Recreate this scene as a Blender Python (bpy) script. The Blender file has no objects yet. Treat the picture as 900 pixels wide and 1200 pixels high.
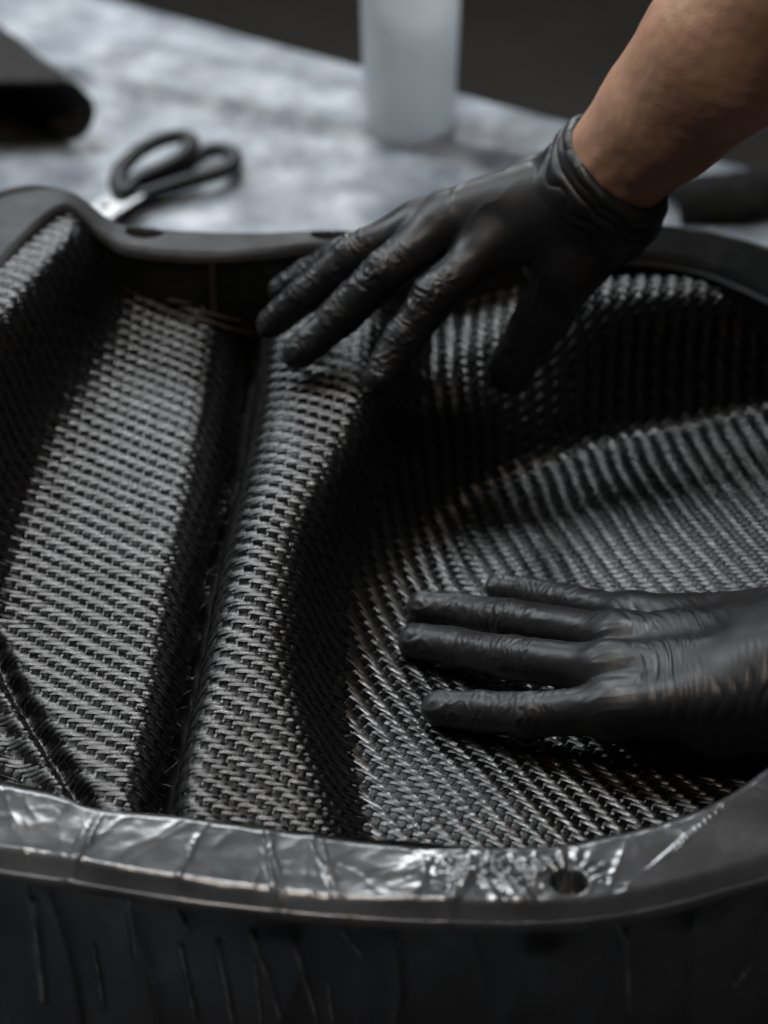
import bpy, bmesh, math, random
import numpy as np
from mathutils import Vector, Matrix

random.seed(7)
rng = np.random.default_rng(7)
S = bpy.context.scene

# ------------------------------------------------------------------ camera
PITCH = math.radians(36.0)
DIST = 1.35
LENS = 85.0
CP, SP = math.cos(PITCH), math.sin(PITCH)
CAM = np.array([0.0, -DIST * CP, DIST * SP])
FWD = np.array([0.0, CP, -SP])
UPV = np.array([0.0, SP, CP])
RGT = np.array([1.0, 0.0, 0.0])
FPX = 900 * LENS / 24.0

cam_d = bpy.data.cameras.new("camera")
cam = bpy.data.objects.new("camera", cam_d)
S.collection.objects.link(cam)
cam.location = CAM
cam.rotation_euler = (math.radians(90) - PITCH, 0, 0)
cam_d.sensor_fit = 'HORIZONTAL'
cam_d.sensor_width = 24.0
cam_d.lens = LENS
cam_d.clip_start = 0.05
cam_d.clip_end = 60
cam_d.dof.use_dof = True
cam_d.dof.focus_distance = 1.305
cam_d.dof.aperture_fstop = 5.0
S.camera = cam

# ------------------------------------------------------------------ world and lamps
W = bpy.data.worlds.new("World")
S.world = W
W.use_nodes = True
W.node_tree.nodes["Background"].inputs[0].default_value = (0.80, 0.88, 1.0, 1)
W.node_tree.nodes["Background"].inputs[1].default_value = 0.016


def area(name, loc, target, sx, sy, power, col):
    d = bpy.data.lights.new(name, 'AREA')
    d.shape = 'RECTANGLE'
    d.size, d.size_y = sx, sy
    d.energy = power
    d.color = col
    o = bpy.data.objects.new(name, d)
    S.collection.objects.link(o)
    o.location = loc
    v = Vector(target) - Vector(loc)
    o.rotation_euler = v.to_track_quat('-Z', 'Y').to_euler()
    return o


soft = area("ceiling_softbox", (-0.30, 0.72, 1.75), (-0.14, -0.06, -.03), 0.7, 0.40, 0.95, (0.97, 0.985, 1.0))
soft.data.spread = math.radians(32)                    # narrow beam added to keep the back of the basin dim
table_fill = area("table_fill_light", (-0.75, 1.15, 1.75), (-0.25, 0.78, -.18), 0.7, 0.5, 1.9, (0.92, 0.975, 1.0))  # unseen fill light, added to brighten the table sheet
table_fill.data.spread = math.radians(46)
area("window_light", (-0.30, 2.50, 1.05), (0, -0.1, -.03), 0.8, 0.45, 19, (0.93, 0.97, 1.0))
area("side_window_light", (-1.7, 1.3, 1.5), (0.1, 0.2, 0.05), 0.8, 0.7, 20, (0.93, 0.97, 1.0))
area("workshop_lamp", (-0.30, -0.30, 1.6), (-0.05, -0.05, 0), 0.3, 0.3, 6.0, (1.0, 0.87, 0.75))

S.view_settings.view_transform = 'Standard'
S.view_settings.look = 'None'
S.view_settings.gamma = 1
S.view_settings.exposure = 0.0
S.view_settings.use_curve_mapping = False
S.cycles.use_denoising = True
S.cycles.max_bounces = 8

# ------------------------------------------------------------------ helpers: picture layout to world


def ray(px, py):
    return FWD + (px - 450) / FPX * RGT - (py - 600) / FPX * UPV


def P(px, py, z=0.0):
    """the point of height z that is seen at this place of the photograph"""
    d = ray(px, py)
    return CAM + d * ((z - CAM[2]) / d[2])


def link(name, me, mat=None, parent=None, smooth=True):
    o = bpy.data.objects.new(name, me)
    S.collection.objects.link(o)
    if mat:
        me.materials.append(mat)
    if parent:
        o.parent = parent
        o.matrix_parent_inverse = parent.matrix_world.inverted()
    if smooth and len(me.polygons):
        me.polygons.foreach_set("use_smooth", np.ones(len(me.polygons), bool))
    return o


def mesh_np(name, V, Q):
    me = bpy.data.meshes.new(name)
    V = np.asarray(V, np.float32)
    Q = np.asarray(Q, np.int32)
    k = Q.shape[1]
    me.vertices.add(len(V))
    me.vertices.foreach_set("co", V.ravel())
    me.loops.add(Q.size)
    me.loops.foreach_set("vertex_index", Q.ravel())
    me.polygons.add(len(Q))
    me.polygons.foreach_set("loop_start", np.arange(0, Q.size, k, dtype=np.int32))
    me.polygons.foreach_set("loop_total", np.full(len(Q), k, np.int32))
    me.update(calc_edges=True)
    return me


def grid_quads(n, m, closed_n=False, closed_m=False):
    i = np.arange(n if closed_n else n - 1)
    j = np.arange(m if closed_m else m - 1)
    I, J = np.meshgrid(i, j, indexing='ij')
    I2, J2 = (I + 1) % n, (J + 1) % m
    return np.stack([I * m + J, I2 * m + J, I2 * m + J2, I * m + J2], -1).reshape(-1, 4)


def empty(name, loc, label, cat, group=None):
    o = bpy.data.objects.new(name, None)
    S.collection.objects.link(o)
    o.location = loc
    o.empty_display_size = 0.02
    bpy.context.view_layer.update()
    tag(o, label, cat, group)
    return o


def tag(o, label=None, cat=None, group=None, kind=None):
    if label:
        o["label"] = label
    if cat:
        o["category"] = cat
    if group:
        o["group"] = group
    if kind:
        o["kind"] = kind
    return o


def sm(a, b, x):
    t = np.clip((x - a) / (b - a), 0, 1)
    return t * t * (3 - 2 * t)


# gradient noise
_perm = rng.permutation(512).astype(np.int64)
_grad = rng.normal(size=(512, 3))
_grad /= np.linalg.norm(_grad, axis=1)[:, None]


def noise(p):
    p = np.asarray(p, float)
    i = np.floor(p).astype(np.int64)
    f = p - i
    u = f * f * f * (f * (f * 6 - 15) + 10)
    out = np.zeros(p.shape[:-1])
    for dx in (0, 1):
        for dy in (0, 1):
            for dz in (0, 1):
                h = _perm[(_perm[(_perm[(i[..., 0] + dx) & 511] + i[..., 1] + dy) & 511] + i[..., 2] + dz) & 511]
                g = _grad[h]
                d = f - np.array([dx, dy, dz])
                w = (u[..., 0] if dx else 1 - u[..., 0]) * (u[..., 1] if dy else 1 - u[..., 1]) * (u[..., 2] if dz else 1 - u[..., 2])
                out += w * (g * d).sum(-1)
    return out * 1.6


def fbm(p, o=3):
    a, r = 1.0, 0
    p = np.asarray(p, float)
    for k in range(o):
        r = r + a * noise(p * 2 ** k + 17.3 * k)
        a *= 0.5
    return r


def ridged(p):
    return np.clip(1 - 3.0 * np.abs(noise(p)), 0, 1)


# ------------------------------------------------------------------ materials


def new_mat(name):
    m = bpy.data.materials.new(name)
    m.use_nodes = True
    nt = m.node_tree
    b = nt.nodes["Principled BSDF"]
    return m, nt, b


def N(nt, kind, **kw):
    n = nt.nodes.new(kind)
    for k, v in kw.items():
        if k in ('inputs',):
            for kk, vv in v.items():
                n.inputs[kk].default_value = vv
        else:
            setattr(n, k, v)
    return n


def ramp(nt, src, stops):
    r = N(nt, 'ShaderNodeValToRGB')
    el = r.color_ramp.elements
    while len(el) < len(stops):
        el.new(0.5)
    for e, (p, c) in zip(el, stops):
        e.position = p
        e.color = (c, c, c, 1) if not isinstance(c, tuple) else (*c, 1)
    nt.links.new(src, r.inputs[0])
    return r


def noisy(name, c0, c1, scale, r0, r1, bump=0.0, bscale=None, dist=0.001, detail=6, spec=0.5, rscale=None, **kw):
    """plain surface: two tones mixed by noise, uneven gloss, fine relief"""
    m, nt, b = new_mat(name)
    tc = N(nt, 'ShaderNodeTexCoord')
    n1 = N(nt, 'ShaderNodeTexNoise', inputs={'Scale': scale, 'Detail': detail, 'Roughness': 0.6})
    nt.links.new(tc.outputs['Object'], n1.inputs['Vector'])
    cr = ramp(nt, n1.outputs['Fac'], [(0.32, c0), (0.68, c1)])
    nt.links.new(cr.outputs[0], b.inputs['Base Color'])
    n2 = N(nt, 'ShaderNodeTexNoise', inputs={'Scale': rscale or scale * 1.7, 'Detail': 5})
    nt.links.new(tc.outputs['Object'], n2.inputs['Vector'])
    rr = ramp(nt, n2.outputs['Fac'], [(0.3, r0), (0.7, r1)])
    nt.links.new(rr.outputs[0], b.inputs['Roughness'])
    b.inputs['Specular IOR Level'].default_value = spec
    if bump:
        n3 = N(nt, 'ShaderNodeTexNoise', inputs={'Scale': bscale or scale * 4, 'Detail': 4})
        nt.links.new(tc.outputs['Object'], n3.inputs['Vector'])
        bp = N(nt, 'ShaderNodeBump', inputs={'Strength': bump, 'Distance': dist})
        nt.links.new(n3.outputs['Fac'], bp.inputs['Height'])
        nt.links.new(bp.outputs[0], b.inputs['Normal'])
    for k, v in kw.items():
        b.inputs[k.replace('_', ' ')].default_value = v
    return m


def carbon_mat(name, c0, c1, r0, r1, spec=.62):
    m, nt, b = new_mat(name)
    uv = N(nt, 'ShaderNodeUVMap', uv_map="fibre")
    mp = N(nt, 'ShaderNodeMapping')
    mp.inputs['Scale'].default_value = (55, 3800, 1)
    nt.links.new(uv.outputs[0], mp.inputs[0])
    n1 = N(nt, 'ShaderNodeTexNoise', inputs={'Scale': 1.0, 'Detail': 3, 'Roughness': 0.65})
    nt.links.new(mp.outputs[0], n1.inputs['Vector'])
    bp = N(nt, 'ShaderNodeBump', inputs={'Strength': 0.55, 'Distance': 0.00035})
    nt.links.new(n1.outputs['Fac'], bp.inputs['Height'])
    nt.links.new(bp.outputs[0], b.inputs['Normal'])
    cr = ramp(nt, n1.outputs['Fac'], [(0.35, c0), (0.7, c1)])
    nt.links.new(cr.outputs[0], b.inputs['Base Color'])
    tc = N(nt, 'ShaderNodeTexCoord')
    n2 = N(nt, 'ShaderNodeTexNoise', inputs={'Scale': 90, 'Detail': 3})
    nt.links.new(tc.outputs['Object'], n2.inputs['Vector'])
    rr = ramp(nt, n2.outputs['Fac'], [(0.3, r0), (0.7, r1)])
    nt.links.new(rr.outputs[0], b.inputs['Roughness'])
    tg = N(nt, 'ShaderNodeTangent', direction_type='UV_MAP', uv_map="fibre")
    nt.links.new(tg.outputs[0], b.inputs['Tangent'])
    b.inputs['Anisotropic'].default_value = 0.92
    b.inputs['Anisotropic Rotation'].default_value = 0.25
    b.inputs['Specular IOR Level'].default_value = spec
    b.inputs['IOR'].default_value = 1.6
    return m


M_warp = carbon_mat("carbon_fibre_warp", (0.004, 0.004, 0.004), (0.012, 0.0118, 0.0115), 0.22, 0.32, .8)
M_weft = carbon_mat("carbon_fibre_weft", (0.0025, 0.0025, 0.0025), (0.006, 0.0059, 0.0058), 0.18, 0.28, .18)  # same fibre as the warp, its turned-away darkness put into the colour
M_resin = noisy("dark_resin", (0.004,) * 3, (0.007,) * 3, 60, 0.6, 0.8, spec=.2)
M_flange = noisy("grey_taped_flange", (0.045, 0.046, 0.049), (0.095, 0.098, 0.104), 22, 0.13, 0.32, bump=0.22, bscale=190, dist=0.0005, spec=0.6, Coat_Weight=0.4, Coat_Roughness=0.16)
M_skirt = noisy("black_film", (0.005, 0.005, 0.0055), (0.010, 0.010, 0.0105), 14, 0.22, 0.42, bump=0.4, bscale=70, dist=0.002)
M_flange_bare = noisy("bare_grey_flange", (0.05, 0.05, 0.052), (0.085, 0.086, 0.09), 30, 0.55, 0.75, bump=0.25, bscale=190, dist=0.0006, spec=0.25)
M_flange_shade = noisy("matt_flange_shade", (0.005,) * 3, (0.009,) * 3, 40, 0.7, 0.9, spec=.05, bump=.3, bscale=200)
M_roll = noisy("dark_felt_roll", (0.022, 0.021, 0.020), (0.055, 0.052, 0.050), 160, 0.7, 0.9, spec=.2, bump=1.0, bscale=330, dist=0.003)
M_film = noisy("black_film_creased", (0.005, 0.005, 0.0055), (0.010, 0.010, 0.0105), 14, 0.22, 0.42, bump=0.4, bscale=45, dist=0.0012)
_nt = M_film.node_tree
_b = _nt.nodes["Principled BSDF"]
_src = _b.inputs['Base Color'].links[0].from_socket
_at = N(_nt, 'ShaderNodeAttribute', attribute_name="crease_glint")
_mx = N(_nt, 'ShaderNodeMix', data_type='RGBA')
_mx.inputs['B'].default_value = (0.34, 0.33, 0.32, 1)  # pale tone of the painted crease highlights
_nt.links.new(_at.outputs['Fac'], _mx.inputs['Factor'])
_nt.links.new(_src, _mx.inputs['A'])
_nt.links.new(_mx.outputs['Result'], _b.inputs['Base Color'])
M_loose = noisy("loose_carbon_fibre", (0.02, 0.02, 0.02), (0.05, 0.049, 0.047), 60, 0.25, 0.4, spec=.7)
M_innerwall = noisy("black_mould_wall", (0.008, 0.008, 0.008), (0.02, 0.019, 0.018), 40, 0.35, 0.6, bump=0.3, bscale=200, dist=0.001)
M_glove = noisy("black_nitrile", (0.012, 0.012, 0.013), (0.018, 0.018, 0.0195), 40, 0.37, 0.48, bump=0.15, bscale=420, dist=0.0006, spec=0.5)
M_table = noisy("table_board", (0.22, 0.22, 0.23), (0.3, 0.3, 0.31), 8, 0.5, 0.7)
M_floor = noisy("dark_concrete", (0.040, 0.036, 0.032), (0.075, 0.07, 0.062), 1.6, 0.5, 0.8)
M_blackplastic = noisy("black_plastic", (0.008,) * 3, (0.014,) * 3, 50, 0.42, 0.55, spec=.3)
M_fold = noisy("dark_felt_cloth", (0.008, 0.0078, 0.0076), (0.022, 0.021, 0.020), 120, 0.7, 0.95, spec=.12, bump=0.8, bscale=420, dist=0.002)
M_steel = noisy("scissor_steel", (0.32, 0.32, 0.32), (0.42, 0.42, 0.42), 90, 0.42, 0.55, Metallic=1.0)

# ------------------------------------------------------------------ the draped height field of the mould cavity
# every row: points (px, py, z) from the left edge to the right edge, rows from the back to the front
COLS = 13
NET = [
    # outer-left,      fold,             wall foot,         panel mid,         panel edge,        groove,             ridge edge,        crest in,          crest,             valley,            basin,              basin right,        far right
    [(-60, 205, .004), (85, 248, .012), (140, 322, -.028), (200, 345, -.036), (278, 362, -.040), (296, 366, -.046), (316, 362, -.034), (370, 352, -.022), (430, 340, -.020), (500, 335, -.040), (610, 330, -.048), (760, 330, -.044), (960, 320, -.02)],
    [(-80, 245, .010), (88, 268, .014), (135, 350, -.030), (195, 375, -.038), (272, 395, -.042), (290, 398, -.060), (308, 396, -.034), (360, 398, -.016), (428, 400, -.012), (505, 390, -.046), (620, 375, -.058), (770, 365, -.048), (980, 345, -.015)],
    [(-150, 330, .014), (30, 335, .018), (85, 445, -.032), (150, 460, -.039), (262, 478, -.042), (282, 486, -.066), (300, 476, -.034), (350, 470, -.015), (418, 478, -.014), (482, 500, -.056), (610, 490, -.066), (790, 440, -.046), (990, 395, -.006)],
    [(-230, 440, .016), (-30, 410, .018), (40, 540, -.038), (120, 550, -.043), (246, 565, -.044), (266, 575, -.068), (284, 560, -.033), (325, 560, -.016), (378, 570, -.018), (440, 600, -.064), (590, 566, -.072), (770, 508, -.048), (990, 456, -.008)],
    [(-280, 580, .014), (-90, 520, .014), (10, 660, -.044), (100, 655, -.046), (226, 655, -.045), (246, 665, -.068), (264, 645, -.033), (300, 645, -.019), (345, 655, -.022), (405, 700, -.068), (560, 680, -.066), (745, 630, -.052), (990, 580, -.020)],
    [(-300, 720, .010), (-120, 640, .008), (0, 765, -.048), (85, 760, -.049), (210, 755, -.048), (229, 765, -.070), (247, 735, -.034), (290, 735, -.024), (338, 755, -.028), (400, 805, -.070), (545, 780, -.060), (740, 740, -.057), (1000, 700, -.038)],
    [(-300, 840, .004), (-130, 770, -.005), (-5, 850, -.050), (80, 855, -.051), (195, 855, -.050), (211, 865, -.072), (227, 835, -.036), (285, 835, -.030), (355, 855, -.034), (412, 900, -.068), (545, 870, -.056), (740, 850, -.060), (1000, 820, -.048)],
    [(-280, 930, .0), (-120, 880, -.014), (20, 920, -.052), (90, 935, -.053), (180, 945, -.052), (194, 955, -.073), (208, 930, -.040), (285, 940, -.037), (385, 955, -.042), (432, 985, -.064), (560, 965, -.054), (740, 960, -.061), (1000, 920, -.052)],
    [(-280, 1050, .0), (-120, 1030, -.02), (30, 1040, -.055), (95, 1050, -.055), (172, 1060, -.055), (184, 1065, -.073), (196, 1050, -.043), (290, 1060, -.044), (400, 1070, -.050), (448, 1085, -.062), (570, 1080, -.054), (740, 1070, -.061), (1000, 1040, -.052)],
]


def pchip_dense(Y, m):
    """Y (n, ...) sampled at integers -> m dense samples, monotone cubic"""
    n = len(Y)
    d = np.diff(Y, axis=0)
    s = np.zeros_like(Y)
    a, b = d[:-1], d[1:]
    same = (a * b) > 0
    s[1:-1] = np.where(same, 2 * a * b / np.where(same, a + b, 1), 0)
    s[0], s[-1] = d[0], d[-1]
    t = np.linspace(0, n - 1, m)
    k = np.clip(np.floor(t).astype(int), 0, n - 2)
    f = (t - k).reshape((-1,) + (1,) * (Y.ndim - 1))
    h00 = 2 * f ** 3 - 3 * f ** 2 + 1
    return h00 * Y[k] + (f ** 3 - 2 * f ** 2 + f) * s[k] + (1 - h00) * Y[k + 1] + (f ** 3 - f ** 2) * s[k + 1]


BASIN = {0: (-0.022, -0.010, -0.006), 1: (-0.034, -0.020, -0.010), 2: (-0.070, -0.056, -0.030), 3: (-0.092, -0.084, -0.058), 4: (-0.084, -0.074, -0.052), 5: (-0.074, -0.066, -0.046), 6: (-0.064, -0.062, -0.044), 7: (-0.056, -0.06, -0.044), 8: (-0.054, -0.058, -0.044)}
for k_, zz_ in BASIN.items():
    for c_ in range(3):
        NET[k_][10 + c_] = NET[k_][10 + c_][:2] + (zz_[c_],)
for row in NET:                            # the panel rolls off into the groove, the ridge rises from it steeply
    (ax_, ay_, az_), (bx_, by_, bz_), (cx_, cy_, cz_), (dx_, dy_, dz2_) = row[3], row[4], row[5], row[6]
    row[3] = (ax_ - 12, ay_, az_)
    row[4] = (bx_ - 22, by_, bz_ - .001)
    row[5] = (dx_ - 9, cy_ + 6, cz_ - .010)
    row[6] = (dx_ + 1, dy_, dz2_ + .007)
for row in NET[1:]:
    x_, y_, z_ = row[9]
    row[9] = (x_ + 4, y_, z_ * .88)
ctrl = np.array([[P(*c) for c in row] for row in NET])
dense = pchip_dense(ctrl, 600)
dense = pchip_dense(dense.transpose(1, 0, 2), 1000).transpose(1, 0, 2).reshape(-1, 3)

GX0, GX1, GY0, GY1, GS = -0.36, 0.36, -0.34, 0.34, 0.0018
gnx, gny = int((GX1 - GX0) / GS) + 1, int((GY1 - GY0) / GS) + 1
ii = np.round((dense[:, 0] - GX0) / GS).astype(int)
jj = np.round((dense[:, 1] - GY0) / GS).astype(int)
ok = (ii >= 0) & (ii < gnx) & (jj >= 0) & (jj < gny)
acc = np.zeros((gnx, gny))
cnt = np.zeros((gnx, gny))
np.add.at(acc, (ii[ok], jj[ok]), dense[ok, 2])
np.add.at(cnt, (ii[ok], jj[ok]), 1)
have = cnt > 0
HZ = np.where(have, acc / np.maximum(cnt, 1), 0)


def blur(a, k=1):
    for _ in range(k):
        p = np.pad(a, 1, mode='edge')
        a = (p[:-2, 1:-1] + p[2:, 1:-1] + p[1:-1, :-2] + p[1:-1, 2:] + 2 * a) / 6
    return a


fill = have.astype(float)
val = HZ * fill
for _ in range(160):                       # fill what the net does not reach
    f2, v2 = blur(fill), blur(val)
    new = (f2 > 1e-6)
    est = np.where(new, v2 / np.maximum(f2, 1e-9), 0)
    HZ = np.where(have, HZ, est)
    fill = np.where(have, 1.0, np.minimum(1, f2 * 2))
    val = HZ * fill
HZ = blur(HZ, 20)
tl = np.array([P(-45, 700, -.045), P(0, 790, -.047), P(42, 858, -.048), P(86, 930, -.05), P(100, 960, -.05)])
TX = np.interp(GY0 + GS * np.arange(gny), tl[::-1, 1], tl[::-1, 0], left=-9, right=-9)[None, :]
td = (GX0 + GS * np.arange(gnx))[:, None] - TX
HZ = HZ - np.where(TX > -5, .013 * np.exp(-((td - .004) / .0045) ** 2) - .007 * np.exp(-((td + .006) / .006) ** 2), 0)
HZ = blur(HZ, 1)
DX, DY = np.gradient(HZ, GS)


def samp(A, x, y):
    u = np.clip((x - GX0) / GS, 0, gnx - 1.001)
    v = np.clip((y - GY0) / GS, 0, gny - 1.001)
    i, j = u.astype(int), v.astype(int)
    f, g = u - i, v - j
    return (A[i, j] * (1 - f) * (1 - g) + A[i + 1, j] * f * (1 - g) + A[i, j + 1] * (1 - f) * g + A[i + 1, j + 1] * f * g)


def zs(x, y):
    return samp(HZ, np.asarray(x, float), np.asarray(y, float))


def PS(px, py, off):
    """first point along this line of sight that is `off` above the cloth"""
    d = ray(px, py)
    t = np.linspace(1.0, 1.9, 4000)
    q = CAM + t[:, None] * d
    h = q[:, 2] - zs(q[:, 0], q[:, 1]) - off
    k = np.argmax(h < 0)
    return q[k]


# ------------------------------------------------------------------ mould: flange ring, inner wall, outer skirt
# (inner edge px, py), (outer edge px, py), z inner, z outer : going round from the front left
RING = [
    ((-150, 848), (-230, 960), 0, 0), ((-60, 893), (-110, 1003), 0, 0), ((0, 911), (-10, 1020), 0, 0),
    ((60, 925), (75, 1033), 0, 0), ((115, 944), (130, 1042), 0, 0), ((200, 951), (215, 1056), 0, 0),
    ((330, 968), (335, 1069), 0, 0), ((450, 982), (450, 1078), 0, 0), ((560, 990), (570, 1082), 0, 0),
    ((650, 987), (670, 1080), 0, 0), ((740, 970), (770, 1065), 0, 0), ((820, 945), (850, 1044), 0, 0),
    ((880, 908), (935, 1016), 0, 0), ((960, 845), (1040, 945), 0, 0), ((1040, 740), (1150, 800), 0, 0),
    ((1080, 600), (1200, 620), 0, 0), ((1050, 462), (1150, 440), 0, 0), ((985, 392), (1070, 350), 0, 0),
    ((900, 346), (955, 300), 0, 0), ((812, 310), (822, 263), 0, 0), ((700, 298), (698, 255), 0, 0),
    ((590, 294), (590, 256), 0, 0), ((450, 288), (450, 264), 0, 0), ((380, 286), (380, 266), 0, 0),
    ((300, 294), (300, 267), 0, 0), ((220, 297), (220, 265), 0, 0), ((150, 290), (150, 259), 0, 0),
    ((122, 276), (124, 248), .003, .003), ((72, 243), (74, 216), .018, .018), ((0, 312), (-8, 219), .02, .02),
    ((-85, 420), (-170, 310), .02, .02), ((-190, 600), (-310, 570), .015, .015), ((-215, 740), (-320, 780), .006, .006),
]
RING = [((a[0], a[1] - 9), (b[0], b[1] - 5), z0, z1) if b[1] > 930 else (a, b, z0, z1) for a, b, z0, z1 in RING]
ri = np.array([P(*a, z0) for a, b, z0, z1 in RING])
ro = np.array([P(*b, z1) for a, b, z0, z1 in RING])


def closed_spline(K, m):
    n = len(K)
    t = np.arange(m) * n / m
    k = np.floor(t).astype(int)
    f = (t - k)[:, None]
    p0, p1, p2, p3 = K[(k - 1) % n], K[k % n], K[(k + 1) % n], K[(k + 2) % n]
    return 0.5 * ((2 * p1) + (-p0 + p2) * f + (2 * p0 - 5 * p1 + 4 * p2 - p3) * f ** 2 + (-p0 + 3 * p1 - 3 * p2 + p3) * f ** 3)


NR = 1980
both = closed_spline(np.concatenate([ri, ro], 1), NR)
RI, RO = both[:, :3], both[:, 3:]
inner_poly = RI[::6, :2]


def inside(x, y, poly):
    c = np.zeros(x.shape, bool)
    n = len(poly)
    for a in range(n):
        x0, y0 = poly[a]
        x1, y1 = poly[(a + 1) % n]
        if y0 == y1:
            continue
        hit = ((y0 > y) != (y1 > y)) & (x < (x1 - x0) * (y - y0) / (y1 - y0) + x0)
        c ^= hit
    return c


# mask of the cavity on the height-field grid, grown a little so that the cloth runs under the flange
gx = GX0 + GS * np.arange(gnx)
gy = GY0 + GS * np.arange(gny)
MX, MY = np.meshgrid(gx, gy, indexing='ij')
INM = inside(MX, MY, inner_poly).astype(float)
INM_s = blur(INM, 14)
CAV = (INM_s > 0.06).astype(float)

mould = empty("mould", (0, 0.0, -0.18), "black mould with a taped grey flange, lined with carbon cloth under both hands", "mould")

# flange top: strip across q 0..1 with tape pleats, crinkles and bolt holes pressed in
nq = 46
q = np.concatenate([np.linspace(0, 0.86, nq - 8), np.linspace(0.88, 1.0, 8)])
base = RI[:, None] * (1 - q[None, :, None]) + RO[:, None] * q[None, :, None]
prof = np.interp(q, [0, .03, .08, .12, .78, .82, .945, .955, .975, .99, 1.0], [-.006, -.0022, -.0012, 0, 0, -.0012, -.0066, -.0044, -.0026, -.0036, -.0075])
prof_front = prof
dz = np.repeat(prof[None], NR, 0) - .0030 * np.clip(1 - q / .8, 0, 1)[None] * sm(-0.10, -0.17, base[..., 1])
X, Y = base[..., 0], base[..., 1]
pn = np.stack([X, Y, base[..., 2] * 0], -1)
front = sm(-0.10, -0.17, Y)
cr = 0.0003 * ridged(pn * 30 + 3.1) ** 2 + 0.00035 * fbm(pn * 42, 2) + 0.00008 * fbm(pn * 200, 2) + 0.0014 * fbm(pn * 15 + 9, 2)
wn = pn + .004 * np.stack([noise(pn * 55), noise(pn * 55 + 9), 0 * X], -1)
cr = cr + .00020 * np.exp(-(noise(wn * np.array([34, 26, 1]) + 2) / .07) ** 2) + .00010 * np.exp(-(noise(wn * 62 + 7) / .08) ** 2) * sm(-.2, .3, noise(pn * 16 + 4))
cr = cr * (0.75 + 0.25 * front)
edge_keep = np.interp(q, [0, .06, .8, .86, 1], [.3, 1, 1, .35, .25])[None]
dz = dz + cr * edge_keep
for (pxx, pyy, tilt, wid, amp) in [(100, 985, .25, .0042, .0012), (222, 1000, .25, .0024, .0006), (318, 1015, -.2, .0045, .0013),
                                   (384, 1020, -.3, .0040, .0013), (20, 965, -.3, .003, .0004),
                                   (545, 1030, .4, .006, .0010), (600, 1030, -.4, .006, .0010), (718, 1030, .3, .0026, .0004), (800, 985, .9, .003, .0007)]:
    c = P(pxx, pyy, 0)
    along = (X - c[0]) - tilt * (Y - c[1])
    fan = wid * (0.5 + 10 * np.abs(Y - c[1] + .012))
    env = np.exp(-(along / fan) ** 2) * np.exp(-((Y - c[1]) / .022) ** 2)
    dz = dz + amp * env * (0.3 + 1.3 * ridged(np.stack([along / wid * 1.6, (Y - c[1]) * 30, X * 0 + pxx], -1)))
# crumpled patch left of the bolt hole and radial pleats round it
hc = P(667, 1033, 0)
pc = P(590, 1020, 0)
env = np.exp(-(((X - pc[0]) / .030) ** 2 + ((Y - pc[1]) / .013) ** 2))
dz = dz + env * (0.0016 * ridged(pn * np.array([120, 210, 1]) + 5) + 0.0012 * fbm(pn * 160 + 4, 2) + .0006)
rr_ = np.hypot(X - hc[0], Y - hc[1])
ang = np.arctan2(Y - hc[1], X - hc[0])
ring_env = np.exp(-((rr_ - .0135) / .0055) ** 2) * sm(-0.35, 0.5, np.sin(ang))
dz = dz + ring_env * 0.0011 * (np.abs(np.sin(ang * 8.5 + 1.2 * noise(pn * 60))) + 0.3)
HOLES = [(667, 1033, .0083, .0075), (170, 271, .0115, .0075), (386, 275, .0105, .006)]
for (hx, hy, rx, ry) in HOLES:
    c = P(hx, hy, 0)
    d = np.hypot((X - c[0]) / rx, (Y - c[1]) / ry)
    dz = dz * np.where(d < 1.05, .3, 1) - 0.012 * sm(1.0, 0.86, d)
base[..., 2] += dz
# thicker inner lip along the back edge
flange = link("flange", mesh_np("flange", base.reshape(-1, 3), grid_quads(NR, nq, closed_n=True)), M_flange, mould)
flange.data.materials.append(M_flange_bare)            # only the front is under glossy film
flange.data.polygons.foreach_set("material_index", np.repeat((base[:, 20, 1] > -.05).astype(np.int32), nq - 1))
for f_ in ():
    pass

# inner wall under the flange
nw = 12
RIn = RI.copy()
cen = RI[:, :2].mean(0)
wall = np.zeros((NR, nw, 3))
tw = np.linspace(0, 1, nw)
nrm2 = np.roll(RI[:, :2], -4, 0) - np.roll(RI[:, :2], 4, 0)
nrm2 /= np.linalg.norm(nrm2, axis=1)[:, None]
outw = np.stack([nrm2[:, 1], -nrm2[:, 0]], -1)          # outward (ring runs anticlockwise)
for k, t in enumerate(tw):
    off = 0.002 + 0.004 * t
    wall[:, k, :2] = RI[:, :2] + outw * off
    wall[:, k, 2] = RI[:, 2] - 0.004 - 0.092 * t
wall[..., :2] += (outw * 0.0012)[:, None] * fbm(wall * 40, 2)[..., None]
link("inner_wall", mesh_np("inner_wall", wall.reshape(-1, 3), grid_quads(NR, nw, closed_n=True)), M_innerwall, mould)

# outer skirt of black film, hanging in shallow folds
ns = 70
ts = np.linspace(0, 1, ns) ** 1.15
edge_n = np.roll(RO[:, :2], -6, 0) - np.roll(RO[:, :2], 6, 0)
edge_n /= np.linalg.norm(edge_n, axis=1)[:, None]
outo = np.stack([edge_n[:, 1], -edge_n[:, 0]], -1)
arc = np.concatenate([[0], np.cumsum(np.linalg.norm(np.diff(RO, axis=0), axis=1))])
sk = np.zeros((NR, ns, 3))
sk[..., :2] = RO[:, None, :2] - outo[:, None] * (0.0035 - 0.0 * ts)[None, :, None]
sk[..., 2] = (RO[:, None, 2] - 0.0065) * (1 - ts)[None] + (-0.18) * ts[None]
sp_ = np.stack([np.repeat(arc[:, None], ns, 1) * 34, sk[..., 2] * 9, 0 * sk[..., 2]], -1)
fold = 0.0035 * fbm(sp_ * np.array([.5, .7, 1]), 3) + 0.0022 * ridged(sp_ * np.array([.8, .6, 1]) + 7) ** 3
fold = fold * sm(0, .10, ts)[None]
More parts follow.
